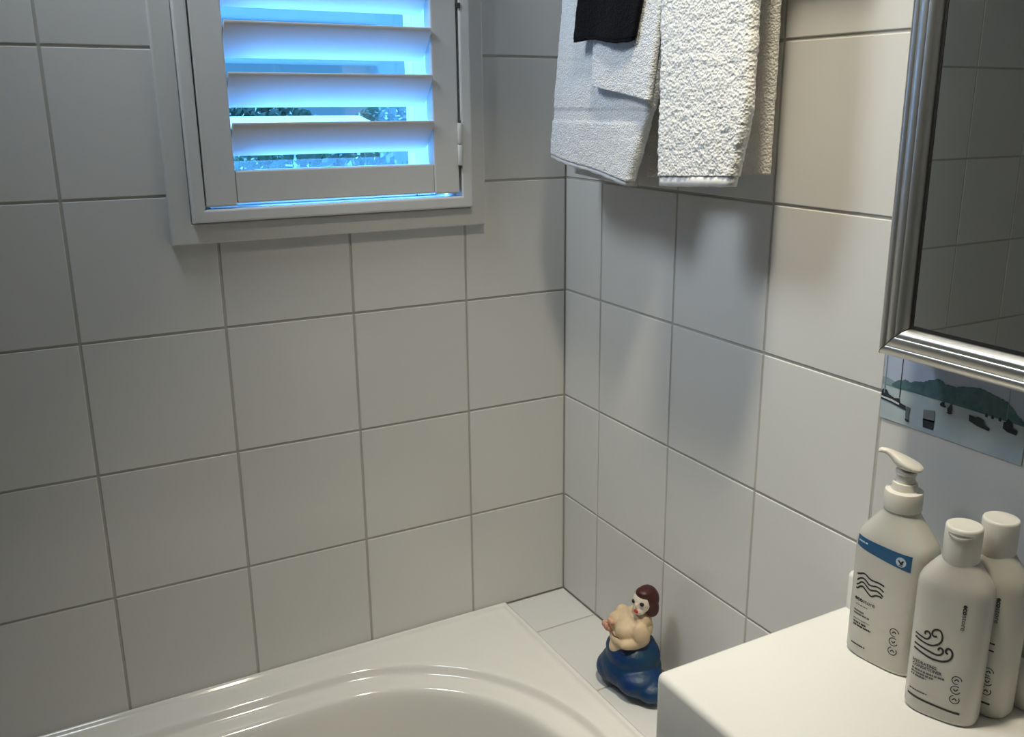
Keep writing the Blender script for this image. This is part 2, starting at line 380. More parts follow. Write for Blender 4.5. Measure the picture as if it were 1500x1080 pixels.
# ------------------------------------------------------------------ vanity
VZ = 0.87; VX0, VY0, VY1 = -0.3055, -0.7005, -1.62
van = empty('vanity', (VX0/2, (VY0+VY1)/2, 0)); tag(van, 'white vanity unit with thick rounded gloss top carrying the bottles', 'vanity')
vo = -Vector(van.location)
def vpart(o, parent=None):
    o.location = vo if parent is None else (0, 0, 0); return o
def basin_top():
    # top skin as a height field with a bowl, wrapped into a rounded slab
    R_ = 0.009; bx, by, ba, bb, depth = -0.175, -1.28, 0.105, 0.20, 0.11
    nx, ny = 44, 96; rows = []
    def h(x, y):
        q = ((x-bx)/ba)**2+((y-by)/bb)**2
        return VZ-depth*max(0, 1-q)**0.55 if q < 1 else VZ
    def corner(x, y, z): return (x, y, z)
    bm = bmesh.new()
    xs = [VX0+R_+(-0.0006-VX0-R_)*i/nx for i in range(nx+1)]; ys = [VY0-R_+(VY1-VY0+2*R_)*j/ny for j in range(ny+1)]
    g = [[bm.verts.new((x, y, h(x, y))) for y in ys] for x in xs]
    for i in range(nx):
        for j in range(ny): bm.faces.new((g[i][j], g[i][j+1], g[i+1][j+1], g[i+1][j]))
    # rim loop: along front, then both ends (wall side stays open at x = 0)
    loop = [(g[nx][0], (0, 1))]+[(g[i][0], (0, 1)) for i in range(nx-1, 0, -1)]+[(g[0][0], None)]+[(g[0][j], (-1, 0)) for j in range(1, ny)]+[(g[0][ny], None)]+[(g[i][ny], (0, -1)) for i in range(1, nx+1)]
    exp = []
    for vtx, d in loop:
        if d is not None: exp.append((vtx, d))
        else:
            s = 1 if vtx is g[0][0] else -1
            for k in range(7):
                a = PI/2*k/6; exp.append((vtx, (-math.sin(a), s*math.cos(a)) if s > 0 else (-math.cos(a), s*math.sin(a))))
    prev = None
    for vtx, d in exp:
        col = [vtx]
        for k in range(1, 6):
            a = PI/2*k/5; col.append(bm.verts.new((vtx.co.x+d[0]*R_*math.sin(a), vtx.co.y+d[1]*R_*math.sin(a), VZ-R_*(1-math.cos(a)))))
        for z in (0.80, 0.725): col.append(bm.verts.new((vtx.co.x+d[0]*R_, vtx.co.y+d[1]*R_, z)))
        col.append(bm.verts.new((vtx.co.x+d[0]*(R_-0.012), vtx.co.y+d[1]*(R_-0.012), 0.722)))
        if prev:
            for k in range(len(col)-1):
                q = [prev[k], prev[k+1], col[k+1], col[k]]; u = []
                for e in q:
                    if e not in u: u.append(e)
                if len(u) > 2: bm.faces.new(u)
        prev = col
    bmesh.ops.recalc_face_normals(bm, faces=bm.faces)
    return bm
top = vpart(fin('basin_top', basin_top(), CERAM, van, True)); smooth_angle(top, 60)
bm = bmesh.new(); bm_box(bm, -0.0195, -0.0004, VY1+0.002, VY0-0.003, VZ-0.004, VZ+0.050, 0.008, 4); vpart(fin('upstand', bm, CERAM, van, True)); smooth_angle(van.children[-1], 60)
body = vpart(box('cabinet_body', -0.283, -0.001, VY1+0.01, VY0-0.008, 0.10, 0.721, CERAM, van, 0.002))
vpart(box('plinth', -0.25, -0.001, VY1+0.03, VY0-0.02, 0.0, 0.099, GAPM, van, 0.001))
for (a, b) in ((VY1+0.012, -1.163), (-1.159, VY0-0.010)):
    d = vpart(box('door', -0.301, -0.2835, a, b, 0.105, 0.712, CERAM, van, 0.003))
    bm = bmesh.new(); yh = b-0.05 if a < -1.3 else a+0.05
    tube_bm(bm, [(-0.301, yh, 0.50), (-0.325, yh, 0.505), (-0.325, yh, 0.635), (-0.301, yh, 0.64)], 0.0045, 10); fin('handle', bm, CHROME, d, True)

# ------------------------------------------------------------------ mirror cabinet on the side wall
mc = empty('mirror_cabinet', (0, -1.10, 1.215)); tag(mc, 'framed wall mirror with rounded satin metal frame above the vanity', 'mirror')
mo_ = -Vector(mc.location)
MY0, MY1, MZ0, MZ1, MX = -0.7575, -1.475, 1.2150, 1.90, -0.056
o = box('cabinet_box', MX, -0.0006, MY1+0.006, MY0-0.006, MZ0+0.006, MZ1-0.006, ALU, mc, 0.001); o.location = mo_
prof = [(0.0006, 0.0), (0.0002, 0.004), (0.0006, 0.0085), (0.0025, 0.0125), (0.0055, 0.0150), (0.0085, 0.0158), (0.0108, 0.0152), (0.0118, 0.0144), (0.0128, 0.0152), (0.0155, 0.0166), (0.0190, 0.0172), (0.0222, 0.0165), (0.0232, 0.0156), (0.0244, 0.0160), (0.0275, 0.0150), (0.0305, 0.0122), (0.0325, 0.0085), (0.0332, 0.0045), (0.0332, 0.0)]
cor = [(MY0, MZ0, -1, 1), (MY1, MZ0, 1, 1), (MY1, MZ1, 1, -1), (MY0, MZ1, -1, -1)]
for k in range(4):
    a, b = cor[k], cor[(k+1) % 4]; rings = []
    for (c, other) in ((a, b), (b, a)):
        dy = 0 if abs(other[0]-c[0]) < 1e-6 else math.copysign(1, other[0]-c[0]); dz = 0 if abs(other[1]-c[1]) < 1e-6 else math.copysign(1, other[1]-c[1])
        rings.append([(MX-h_, c[0]+c[2]*t_+dy*0.0007, c[1]+c[3]*t_+dz*0.0007) for t_, h_ in prof])
    o = loft('frame_rail', rings, ALU, mc, True, True, True); o.location = mo_; smooth_angle(o, 40)
    bm = bmesh.new(); bm.from_mesh(o.data); bmesh.ops.recalc_face_normals(bm, faces=bm.faces); bm.to_mesh(o.data); bm.free()
# dark mitre fillers and gasket
for c in cor:
    bm = bmesh.new(); r1 = [bm.verts.new((MX-h_*0.97, c[0]+c[2]*t_+0.0005, c[1]+c[3]*t_-0.0005)) for t_, h_ in prof]; r2 = [bm.verts.new((MX-h_*0.97, c[0]+c[2]*t_-0.0005, c[1]+c[3]*t_+0.0005)) for t_, h_ in prof]
    for j in range(len(prof)-1): bm.faces.new((r1[j], r1[j+1], r2[j+1], r2[j]))
    o = fin('mitre_joint', bm, BLACK, mc); o.location = mo_
IN = 0.0334
def bar_frame(name, ins, wd, x0, x1, material):
    for (y0, y1, z0, z1) in ((MY0-ins-wd, MY0-ins, MZ0+ins, MZ1-ins), (MY1+ins, MY1+ins+wd, MZ0+ins, MZ1-ins), (MY1+ins+wd, MY0-ins-wd, MZ0+ins, MZ0+ins+wd), (MY1+ins+wd, MY0-ins-wd, MZ1-ins-wd, MZ1-ins)):
        o = box(name, x0, x1, y0, y1, z0, z1, material, mc); o.location = mo_
bar_frame('gasket', IN, 0.0035, MX-0.0055, MX-0.0001, BLACK)
o = box('mirror_glass', MX-0.005, MX-0.0001, MY1+IN+0.0036, MY0-IN-0.0036, MZ0+IN+0.0036, MZ1-IN-0.0036, MIRR, mc); o.location = mo_

# ------------------------------------------------------------------ harbour photograph stuck to the tiles under the mirror
pp = empty('photo_print', (-0.0002, -0.804, 1.12)); tag(pp, 'harbour photograph of moored boats and a wooded hill, stuck below the mirror', 'picture')
po_ = -Vector(pp.location)
SKYM = mat('print_sky', rgb(178, 190, 214), 0.25); SEAM = mat('print_sea', rgb(192, 206, 210), 0.25, var=(22, rgb(168, 186, 196), 0.3)); HILLM = mat('print_hill', rgb(94, 124, 130), 0.25, var=(120, rgb(70, 102, 110), 0.25))
BOATM = mat('print_boat', rgb(50, 58, 68), 0.25); BOATL = mat('print_boat_light', rgb(205, 210, 212), 0.25); FARM = mat('print_far_hill', rgb(138, 160, 170), 0.25)
PW_ = 0.0012
def pprint(name, pts, material, lift):
    x = -0.0003-PW_-lift; n = len(pts); v = [(x, y, z) for y, z in pts]+[(x+0.00015, y, z) for y, z in pts]
    f = [tuple(range(n)), tuple(range(2*n-1, n-1, -1))]+[(j, n+j, n+(j+1) % n, (j+1) % n) for j in range(n)]
    o = pyd(name, v, f, material, pp); o.location = po_
    bm = bmesh.new(); bm.from_mesh(o.data); bmesh.ops.triangulate(bm, faces=[q for q in bm.faces if len(q.verts) > 4]); bmesh.ops.recalc_face_normals(bm, faces=bm.faces); bm.to_mesh(o.data); bm.free()
    return o
o = box('print_sheet', -0.0003-PW_, -0.0003, -0.8935, -0.7145, 1.1195, 1.2090, SEAM, pp); o.location = po_
L = 0.0002
pprint('sky', [(-0.7147, 1.163), (-0.7353, 1.1615), (-0.8933, 1.160), (-0.8933, 1.2088), (-0.7147, 1.2088)], SKYM, L)
pprint('far_hill', [(-0.7147, 1.1605), (-0.7147, 1.1690), (-0.722, 1.1690), (-0.733, 1.1660), (-0.745, 1.1645), (-0.745, 1.1600)], FARM, 2*L)
rnd = random.Random(5)
ridge = [(-0.728, 1.163), (-0.736, 1.169), (-0.7453, 1.1723), (-0.753, 1.1712), (-0.760, 1.1750), (-0.768, 1.1752), (-0.776, 1.1800), (-0.7893, 1.1847), (-0.797, 1.1805), (-0.8103, 1.1809), (-0.820, 1.1835), (-0.830, 1.1865), (-0.8409, 1.1873), (-0.850, 1.1850), (-0.860, 1.1832), (-0.8698, 1.1811), (-0.878, 1.1750), (-0.885, 1.1690), (-0.8930, 1.1640)]
fine = []
for a, b in zip(ridge, ridge[1:]):
    for k in range(4): fine.append((a[0]+(b[0]-a[0])*k/4, a[1]+(b[1]-a[1])*k/4+rnd.uniform(-0.0006, 0.0008)))
pprint('wooded_hill', fine+[(-0.8930, 1.1635), (-0.8930, 1.1608), (-0.86, 1.1608), (-0.8329, 1.1612), (-0.78, 1.1608), (-0.7353, 1.1605), (-0.728, 1.1612)], HILLM, 3*L)
pprint('launch', [(-0.7148, 1.1500), (-0.7148, 1.1420), (-0.7300, 1.1405), (-0.7500, 1.1370), (-0.7495, 1.1425), (-0.7420, 1.1440), (-0.7400, 1.1490), (-0.7330, 1.1475), (-0.7250, 1.1500), (-0.7215, 1.1545), (-0.7165, 1.1545), (-0.7150, 1.1520)], BOATM, 3*L)
pprint('launch_rail', [(-0.7150, 1.1440), (-0.7300, 1.1428), (-0.7405, 1.1412), (-0.7405, 1.1432), (-0.7300, 1.1452), (-0.7150, 1.1460)], BOATL, 4*L)
for y in (-0.7180, -0.7396): pprint('mast', [(y, 1.150), (y-0.0011, 1.150), (y-0.0007, 1.2085), (y+0.0002, 1.2085)], BOATM if y < -0.73 else FARM, 4*L)
pprint('mast', [(-0.8716, 1.162), (-0.8722, 1.162), (-0.8722, 1.2000), (-0.8716, 1.2000)], FARM, 4*L)
pprint('bollard', [(-0.7512, 1.1425), (-0.7560, 1.1418), (-0.7552, 1.1340), (-0.7558, 1.1250), (-0.7515, 1.1262), (-0.7500, 1.1340)], mat('print_post', rgb(104, 116, 122), 0.25), 4*L)
pprint('bollard_foot', [(-0.7505, 1.1280), (-0.7560, 1.1272), (-0.7560, 1.1248), (-0.7510, 1.1256)], BOATM, 5*L)
pprint('pile_post', [(-0.7735, 1.1450), (-0.7880, 1.1475), (-0.7885, 1.1340), (-0.7740, 1.1340)], mat('print_pile', rgb(126, 132, 134), 0.25), 4*L)
pprint('pile_post', [(-0.7738, 1.1350), (-0.7885, 1.1362), (-0.7882, 1.1252), (-0.7750, 1.1250)], BOATM, 4*L)
pprint('moored_boat', [(-0.7930, 1.1570), (-0.7950, 1.1600), (-0.7985, 1.1610), (-0.7990, 1.1575), (-0.8010, 1.1568), (-0.8000, 1.1548), (-0.7945, 1.1552)], BOATM, 4*L)
pprint('moored_boat', [(-0.8015, 1.1530), (-0.8040, 1.1565), (-0.8068, 1.1615), (-0.8085, 1.1560), (-0.8100, 1.1510), (-0.8060, 1.1490), (-0.8025, 1.1500)], BOATM, 4*L)
pprint('sail', [(-0.8005, 1.1520), (-0.8025, 1.1555), (-0.8040, 1.1505)], BOATL, 5*L); pprint('sail', [(-0.8095, 1.1515), (-0.8085, 1.1545), (-0.8118, 1.1525)], BOATL, 5*L)
pprint('moored_boat', [(-0.8295, 1.1560), (-0.8300, 1.1490), (-0.8400, 1.1462), (-0.8545, 1.1445), (-0.8550, 1.1480), (-0.8490, 1.1500), (-0.8470, 1.1545), (-0.8400, 1.1562), (-0.8370, 1.1548)], BOATM, 4*L)
pprint('moored_boat', [(-0.8690, 1.1600), (-0.8690, 1.1525), (-0.8745, 1.1500), (-0.8840, 1.1495), (-0.8850, 1.1545), (-0.8800, 1.1560), (-0.8790, 1.1610), (-0.8740, 1.1640), (-0.8710, 1.1600)], BOATM, 4*L)
for k, y in enumerate((-0.8475, -0.8545, -0.8630)): pprint('far_boat', [(y, 1.1600), (y-0.0010, 1.1630), (y-0.0022, 1.1628), (y-0.0036, 1.1605), (y-0.0030, 1.1588), (y-0.0008, 1.1588)], BOATM, 4*L)

# ------------------------------------------------------------------ towels on a rail
def terry(name, col, scale, amp, rough=0.95):
    M = mat(name, col, rough, spec=0.1, bump=(scale, 0.9, amp, 'voronoi'))
    M.node_tree.nodes['Principled BSDF'].inputs['Sheen Weight'].default_value = 0.25
    return M
T_WHITE = terry('terry_white', (0.80, 0.80, 0.79, 1), 420, 0.0012); T_CREAM = terry('terry_cream', (0.83, 0.82, 0.79, 1), 300, 0.0013); T_SAND = terry('terry_sand', (0.78, 0.74, 0.67, 1), 360, 0.0018); T_BLACK = terry('terry_black', (0.005, 0.005, 0.007, 1), 500, 0.001); T_BLACK.node_tree.nodes['Principled BSDF'].inputs['Sheen Weight'].default_value = 0.03
FLATW = mat('woven_hem', (0.82, 0.81, 0.78, 1), 0.9, spec=0.1, bump=(900, 0.4, 0.0004, 'noise'))
RAILX, RAILZ = -0.075, 1.745
def towel(name, rad, th, zf, zb, yl, yr, material, amp, res, seed, fold=0.0, foldk=30, hemz=0.0, hem_mat=None, bands=(), flare=0.0, yb=None):
    """draped over the rail at radius rad; zf(s)/zb(s) bottom height across s in 0..1; yl(z)/yr(z) side edges"""
    ztop = RAILZ
    def path():
        P = []
        n = max(8, int((ztop-1.36)/res)); m_ = 14
        for i in range(n+1): P.append(('f', i/n))
        for i in range(1, m_): P.append(('a', i/m_))
        nb = max(40, int((ztop-zb(0.5))/res)) if yb else 40
        for i in range(0, nb+1): P.append(('b', i/nb))
        return P
    W0 = abs(yr(1.5)-yl(1.5)); ncol = max(8, int(W0/res)); ne = 6; rings = []
    sec = [(i/ncol, 1.0) for i in range(ncol+1)]+[(1.0, math.cos(PI*k/ne)) for k in range(1, ne)]+[(1-i/ncol, -1.0) for i in range(ncol+1)]+[(0.0, -math.cos(PI*k/ne)) for k in range(1, ne)]
    for kind, q in path():
        r = []
        for (s, d) in sec:
            edge = math.sqrt(max(0, 1-d*d)) if abs(d) < 1 else 0
            dd = d*th/2
            fz = 1.0
            if kind == 'f':
                z = zf(s)+(ztop-zf(s))*q; x = RAILX-rad; nx, nz = -1, 0; k = 1-q
            elif kind == 'a':
                a = PI*q; x = RAILX-rad*math.cos(a); z = ztop+rad*math.sin(a); nx, nz = -math.cos(a), math.sin(a); k = 0
            else:
                z = ztop+(zb(s)-ztop)*q; x = RAILX+rad; nx, nz = 1, 0; k = 0
            yy0, yy1 = yl(z), yr(z)
            if kind == 'b' and yb is not None:
                e_ = min(1.0, q*1.8); e_ = e_*e_*(3-2*e_); yy0 += (yb[0]-yy0)*e_; yy1 += (yb[1]-yy1)*e_
            y = yy0+(yy1-yy0)*s+(-1 if s > 0.5 else 1)*edge*th*0.5
            off = fold*math.sin(s*foldk+seed+z*3)*k*(0.4+0.6*abs(math.sin(s*2.3+seed)))+flare*k*k*(1-s)
            for (bz0, bz1, bd) in bands:
                if kind == 'f' and bz0 < z < bz1: dd *= bd
            p = Vector((x+nx*(dd+off), y, z+nz*dd))
            if kind != 'a' and amp:
                inband = any(b0 < z < b1 for b0, b1, _ in bands)
                e = 0.15 if inband else 1.0
                nn = (noise.noise((p+Vector((seed*3.1, 0, 0)))*260)*0.65+noise.noise(p*110)*0.5+noise.noise(p*35)*0.6)*amp*e
                p.x += nx*d*nn if abs(d) > 0.01 else 0
                if edge > 0 or s in (0.0, 1.0): p.y += (-1 if s > 0.5 else 1)*nn*0.8
            r.append(p)
        rings.append(r)
    root = empty(name, (RAILX, (yl(1.5)+yr(1.5))/2, min(zf(0), zf(1)))); off_ = -Vector(root.location)
    o = loft('pile', rings, material, root, True, True, True); o.location = off_
    if hemz:
        hr = []
        for q in (0.0, 0.06, 0.5, 0.94, 1.0):
            r = []
            for (s, d) in sec[::2]:
                edge = math.sqrt(max(0, 1-d*d)) if abs(d) < 1 else 0
                z = zf(s)-hemz+hemz*q+(0.0006*math.sin(s*40) if q < 0.1 else 0)
                k = 1.0; off = fold*math.sin(s*foldk+seed+z*3)*k*(0.4+0.6*abs(math.sin(s*2.3+seed)))+flare*(1-s)
                t2 = th*0.44*(0.8 if q in (0.0, 1.0) else 1)
                r.append((RAILX-rad-(d*t2+off), yl(z)+(yr(z)-yl(z))*s+(-1 if s > 0.5 else 1)*edge*th*0.42, z))
            hr.append(r)
        h_ = loft('hem', hr, hem_mat or FLATW, root, True, True, True); h_.location = off_
    return root
def lin(z0, y0, z1, y1): return lambda z: y0+(y1-y0)*min(max((z-z0)/(z1-z0), -0.3), 1.5)
# big white towel (far end)
tA = towel('bath_towel', 0.025, 0.017, lambda s: 1.398-0.028*s, lambda s: 1.366-0.010*s, lin(1.395, -0.134, 1.62, -0.168), lin(1.367, -0.338, 1.475, -0.384), T_WHITE, 0.0011, 0.0026, 1.3, fold=0.004, foldk=9, hemz=0.006, flare=0.004, bands=((1.448, 1.466, 0.80),), yb=(-0.124, -0.272))
tag(tA, 'white bath towel hanging in the corner beneath the black washcloth', 'towel')
tB = towel('hand_towel', 0.0405, 0.0095, lambda s: 1.497-0.019*s, lambda s: 1.66, lin(1.49, -0.268, 1.6, -0.272), lin(1.477, -0.398, 1.60, -0.4195), T_WHITE, 0.0011, 0.0024, 2.1, fold=0.002, foldk=8, hemz=0.0)
tag(tB, 'folded white hand towel layered on the corner bath towel under the black washcloth', 'towel')
tC = towel('washcloth', 0.0525, 0.007, lambda s: 1.5610-0.004*s+0.003*math.sin(s*6), lambda s: 1.68, lin(1.56, -0.2355, 1.6126, -0.2455), lin(1.5567, -0.3735, 1.60, -0.3870), T_BLACK, 0.0006, 0.0026, 3.2, fold=0.002, foldk=9, hemz=0.004, hem_mat=T_BLACK)
tag(tC, 'small black ribbed washcloth draped on top of the white towels', 'washcloth')
tE = towel('bath_towel', 0.0270, 0.014, lambda s: 1.660, lambda s: 1.372+0.018*s, lin(1.39, -0.441, 1.58, -0.441), lin(1.39, -0.546, 1.58, -0.546), T_SAND, 0.0013, 0.0024, 4.4, fold=0.0015, foldk=10, yb=(-0.316, -0.548))
tag(tE, 'cream bath towel hanging behind the narrow fluffy towel', 'towel')
tD = towel('hand_towel', 0.0440, 0.017, lambda s: 1.384+0.008*s, lambda s: 1.66, lin(1.37, -0.440, 1.596, -0.4355), lin(1.38, -0.567, 1.44, -0.5810), T_CREAM, 0.0017, 0.0017, 5.7, fold=0.0012, foldk=7, hemz=0.0125)
tag(tD, 'narrow fluffy cream towel with a flat hem hung in front of the cream bath towel', 'towel')
# rail with brackets
rail = empty('towel_rail', (RAILX, -0.38, RAILZ)); tag(rail, 'chrome towel rail on the side wall holding the towels', 'rail')
bm = bmesh.new(); tube_bm(bm, [(RAILX, -0.075, RAILZ), (RAILX, -0.685, RAILZ)], 0.0095, 20); o = fin('bar', bm, CHROME, rail, True); o.location = -Vector(rail.location)
for y in (-0.085, -0.675):
    bm = bmesh.new(); tube_bm(bm, [(-0.0005, y, RAILZ), (-0.006, y, RAILZ), (-0.0062, y, RAILZ), (RAILX+0.008, y, RAILZ)], [0.022, 0.022, 0.008, 0.008], 24); o = fin('bracket', bm, CHROME, rail, True); smooth_angle(o, 40); o.location = -Vector(rail.location)

# ------------------------------------------------------------------ bottles
PLAS = mat('bottle_plastic', (0.60, 0.585, 0.53, 1), 0.27, sss=0.15); CAPM = mat('cap_plastic', (0.80, 0.77, 0.69, 1), 0.32, sss=0.1); INK = mat('black_ink', (0.012, 0.012, 0.012, 1), 0.5); GREYINK = mat('grey_ink', (0.10, 0.10, 0.10, 1), 0.5); BLUE = mat('label_blue', rgb(38, 90, 132), 0.4); LBLUE = mat('label_pale', rgb(190, 208, 222), 0.4)
class Bottle:
    def __init__(s, name, c, A, W, D, prof, n=3.0):
        s.W, s.D, s.n = W/2, D/2, n; s.prof = prof
        s.root = empty(name, (c[0], c[1], VZ+0.0003), 0)
        A = math.radians(A); s.nr = Vector((-math.cos(A), -math.sin(A), 0)); s.wd = Vector((math.sin(A), -math.cos(A), 0))
        N = 72; rings = []
        for (z, kw, kd, ex) in prof:
            r = []
            for j in range(N):
                a = 2*PI*j/N; c_, s_ = math.cos(a), math.sin(a)
                u = s.W*kw*math.copysign(abs(c_)**(2/ex), c_); q = s.D*kd*math.copysign(abs(s_)**(2/ex), s_)
                r.append(s.wd*u+s.nr*q+Vector((0, 0, z)))
            rings.append(r)
        s.body = loft('body', rings, PLAS, s.root, True, True, True)
        bm = bmesh.new(); bm.from_mesh(s.body.data); bmesh.ops.recalc_face_normals(bm, faces=bm.faces); bm.to_mesh(s.body.data); bm.free(); smooth_angle(s.body, 38)
    def at(s, z):
        P = s.prof
        for a, b in zip(P, P[1:]):
            if a[0] <= z <= b[0] and b[0] > a[0]:
                k = (z-a[0])/(b[0]-a[0]); return [a[i]+(b[i]-a[i])*k for i in range(4)]
        return list(P[-1])
    def surf(s, u, v, lift=0.00025):
        _, kw, kd, ex = s.at(v); k = min(abs(u)/(s.W*kw), 0.999)
        return s.wd*u+s.nr*(s.D*kd*(1-k**ex)**(1/ex)+lift)+Vector((0, 0, v))
    def stroke(s, name, pts, wid, material=INK, lift=0.00025, parent=None, dens=0.0015):
        P = [Vector(p) for p in pts]; Q = []
        if len(P) > 2:
            E_ = [P[0]*2-P[1]]+P+[P[-1]*2-P[-2]]; S_ = []
            for i in range(1, len(E_)-2):
                a, b, c, d = E_[i-1:i+3]
                for k in range(5):
                    t = k/5; S_.append(0.5*((2*b)+(c-a)*t+(2*a-5*b+4*c-d)*t*t+(3*b-a-3*c+d)*t**3))
            P = S_+[P[-1]]
        for a, b in zip(P, P[1:]):
            k = max(1, int((b-a).length/dens))
            for i in range(k): Q.append(a+(b-a)*i/k)
        Q.append(P[-1]); v = []; f = []
        for i, p in enumerate(Q):
            t_ = (Q[min(i+1, len(Q)-1)]-Q[max(i-1, 0)]).normalized(); nn = Vector((-t_.y, t_.x))*wid/2
            for sg in (-1, 0, 1): v.append(s.surf(p.x+nn.x*sg, p.y+nn.y*sg, lift))
            if i:
                for e in (0, 1): f.append((3*i-3+e, 3*i-2+e, 3*i+1+e, 3*i+e))
        return v, f
    def strokes(s, name, lst, material=INK, lift=0.00025, parent=None):
        V, F = [], []
        for pts, wid in lst:
            v, f = s.stroke(name, pts, wid, lift=lift); o = len(V); V += v; F += [tuple(i+o for i in q) for q in f]
        return pyd(name, V, F, material, parent or s.body)
    def area(s, name, u0, u1, vb, vt, material, lift=0.0002, n=24, parent=None):
        V, F = [], []
        for i in range(n+1):
            k = i/n; u = u0+(u1-u0)*k
            for j in range(4): V.append(s.surf(u, vb(k)+(vt(k)-vb(k))*j/3, lift))
            if i:
                for j in range(3): a = 4*(i-1)+j; F.append((a, a+4, a+5, a+1))
        return pyd(name, V, F, material, parent or s.body)
    def disc(s, name, u, v_, r, material, lift, n=20, rx=1.0):
        V = [s.surf(u, v_, lift)]+[s.surf(u+r*rx*math.cos(2*PI*j/n), v_+r*math.sin(2*PI*j/n), lift) for j in range(n)]
        return pyd(name, V, [(0, 1+j, 1+(j+1) % n) for j in range(n)], material, s.body)
    def text(s, name, body, u, v_, size, material=INK, rot=0.0, bold=0.0, wide=None):
        cu = bpy.data.curves.new('t', 'FONT'); cu.body = body; cu.size = 1.0; cu.resolution_u = 3; cu.offset = bold
        o = bpy.data.objects.new('t', cu); C.objects.link(o)
        dg = bpy.context.evaluated_depsgraph_get(); me = bpy.data.meshes.new_from_object(o.evaluated_get(dg))
        bpy.data.objects.remove(o); bpy.data.curves.remove(cu)
        xs = [p.co.x for p in me.vertices]; x0, x1 = min(xs), max(xs); k = size if wide is None else wide/(x1-x0); ca, sa = math.cos(rot), math.sin(rot)
        for p in me.vertices:
            a, b = (p.co.x-x0)*k, p.co.y*size; p.co = s.surf(u+a*ca-b*sa, v_+a*sa+b*ca, 0.0003)
        me.materials.clear()
        return link(name, me, material, s.body)
    def blur_line(s, lst, rows, hgt, material=GREYINK, name='small_print', seed=1):
        rnd = random.Random(seed); L_ = []
        for (u0, v0, u1) in rows:
            u = u0
            while u < u1:
                l = rnd.uniform(0.0012, 0.0035); l = min(l, u1-u)
                if l > 0.0004: L_.append(([(u, v0), (u+l, v0)], hgt))
                u += l+rnd.choice((0.0003, 0.0003, 0.0008))
        return s.strokes(name, L_, material)
# --- pump bottle
pb = Bottle('pump_bottle', (-0.0615, -0.806), 8, 0.086, 0.055,
            [(0.0, 0.93, 0.90, 3.2), (0.0015, 0.975, 0.96, 3.2), (0.005, 1.0, 1.0, 3.2), (0.06, 1.0, 1.0, 3.2), (0.138, 1.0, 1.0, 3.2), (0.147, 0.975, 0.985, 3.0), (0.152, 0.90, 0.95, 2.8), (0.160, 0.76, 0.87, 2.6), (0.168, 0.62, 0.79, 2.4), (0.174, 0.51, 0.73, 2.2), (0.178, 0.455, 0.70, 2.05), (0.182, 0.435, 0.68, 2.0), (0.186, 0.43, 0.672, 2.0)])
tag(pb.root, 'tall white pump bottle with a blue label band and wave emblem', 'bottle')
pc = lathe('pump_collar', [(0.0196, 0.1825), (0.0200, 0.1835), (0.0200, 0.2010), (0.0193, 0.2035), (0.0150, 0.2045), (0.0140, 0.2050), (0.0128, 0.2110), (0.0125, 0.2128)], CAPM, pb.root, n=44); smooth_angle(pc, 40)
st = lathe('pump_stem', [(0.0098, 0.2120), (0.0098, 0.2215), (0.0112, 0.2225), (0.0112, 0.2260)], CAPM, pb.root, n=32); smooth_angle(st, 40)
# pump head: rounded lever that ends in a short beak pointing at the corner
def pump_head():
    dirv = (Vector((-0.62, 0.78, 0))).normalized(); sd_ = Vector((-dirv.y, dirv.x, 0)); rings = []
    secs = [(-0.0165, 0.2300, 0.0015, 0.0008), (-0.0155, 0.2296, 0.0075, 0.0020), (-0.012, 0.2303, 0.0125, 0.0035), (-0.006, 0.2318, 0.0150, 0.0052), (0.001, 0.2338, 0.0148, 0.0068), (0.008, 0.2362, 0.0120, 0.0075), (0.013, 0.2392, 0.0085, 0.0066), (0.0175, 0.2428, 0.0056, 0.0046), (0.022, 0.2452, 0.0042, 0.0032), (0.027, 0.2457, 0.0036, 0.0028), (0.0295, 0.2445, 0.0030, 0.0024), (0.0300, 0.2440, 0.0014, 0.0010)]
    for a, z, rw, rh in secs:
        rings.append([dirv*a+sd_*rw*math.cos(2*PI*j/24)+Vector((0, 0, z+rh*math.sin(2*PI*j/24))) for j in range(24)])
    o = loft('pump_head', rings, CAPM, pb.root, True, True, True)
    bm = bmesh.new(); bm.from_mesh(o.data); bmesh.ops.recalc_face_normals(bm, faces=bm.faces); bm.to_mesh(o.data); bm.free()
pump_head()
pb.area('label_band', -0.0352, 0.0312, lambda k: 0.1333-0.0082*k, lambda k: 0.1455-0.0022*k, BLUE)
pb.disc('band_badge', 0.0205, 0.1342, 0.0056, LBLUE, 0.0004)
pb.strokes('bird_mark', [([(0.0178, 0.1362), (0.0196, 0.1340), (0.0212, 0.1337), (0.0232, 0.1364)], 0.0016), ([(0.0196, 0.1340), (0.0206, 0.1322), (0.0226, 0.1332)], 0.0015)], INK, 0.0006)
pb.strokes('badge_foot', [([(0.0185, 0.1305), (0.0225, 0.1303)], 0.0009)], BLUE, 0.0006)
pb.blur_line(None, [(-0.0325, 0.1398, -0.0200)], 0.0017, LBLUE, 'band_print', 4)
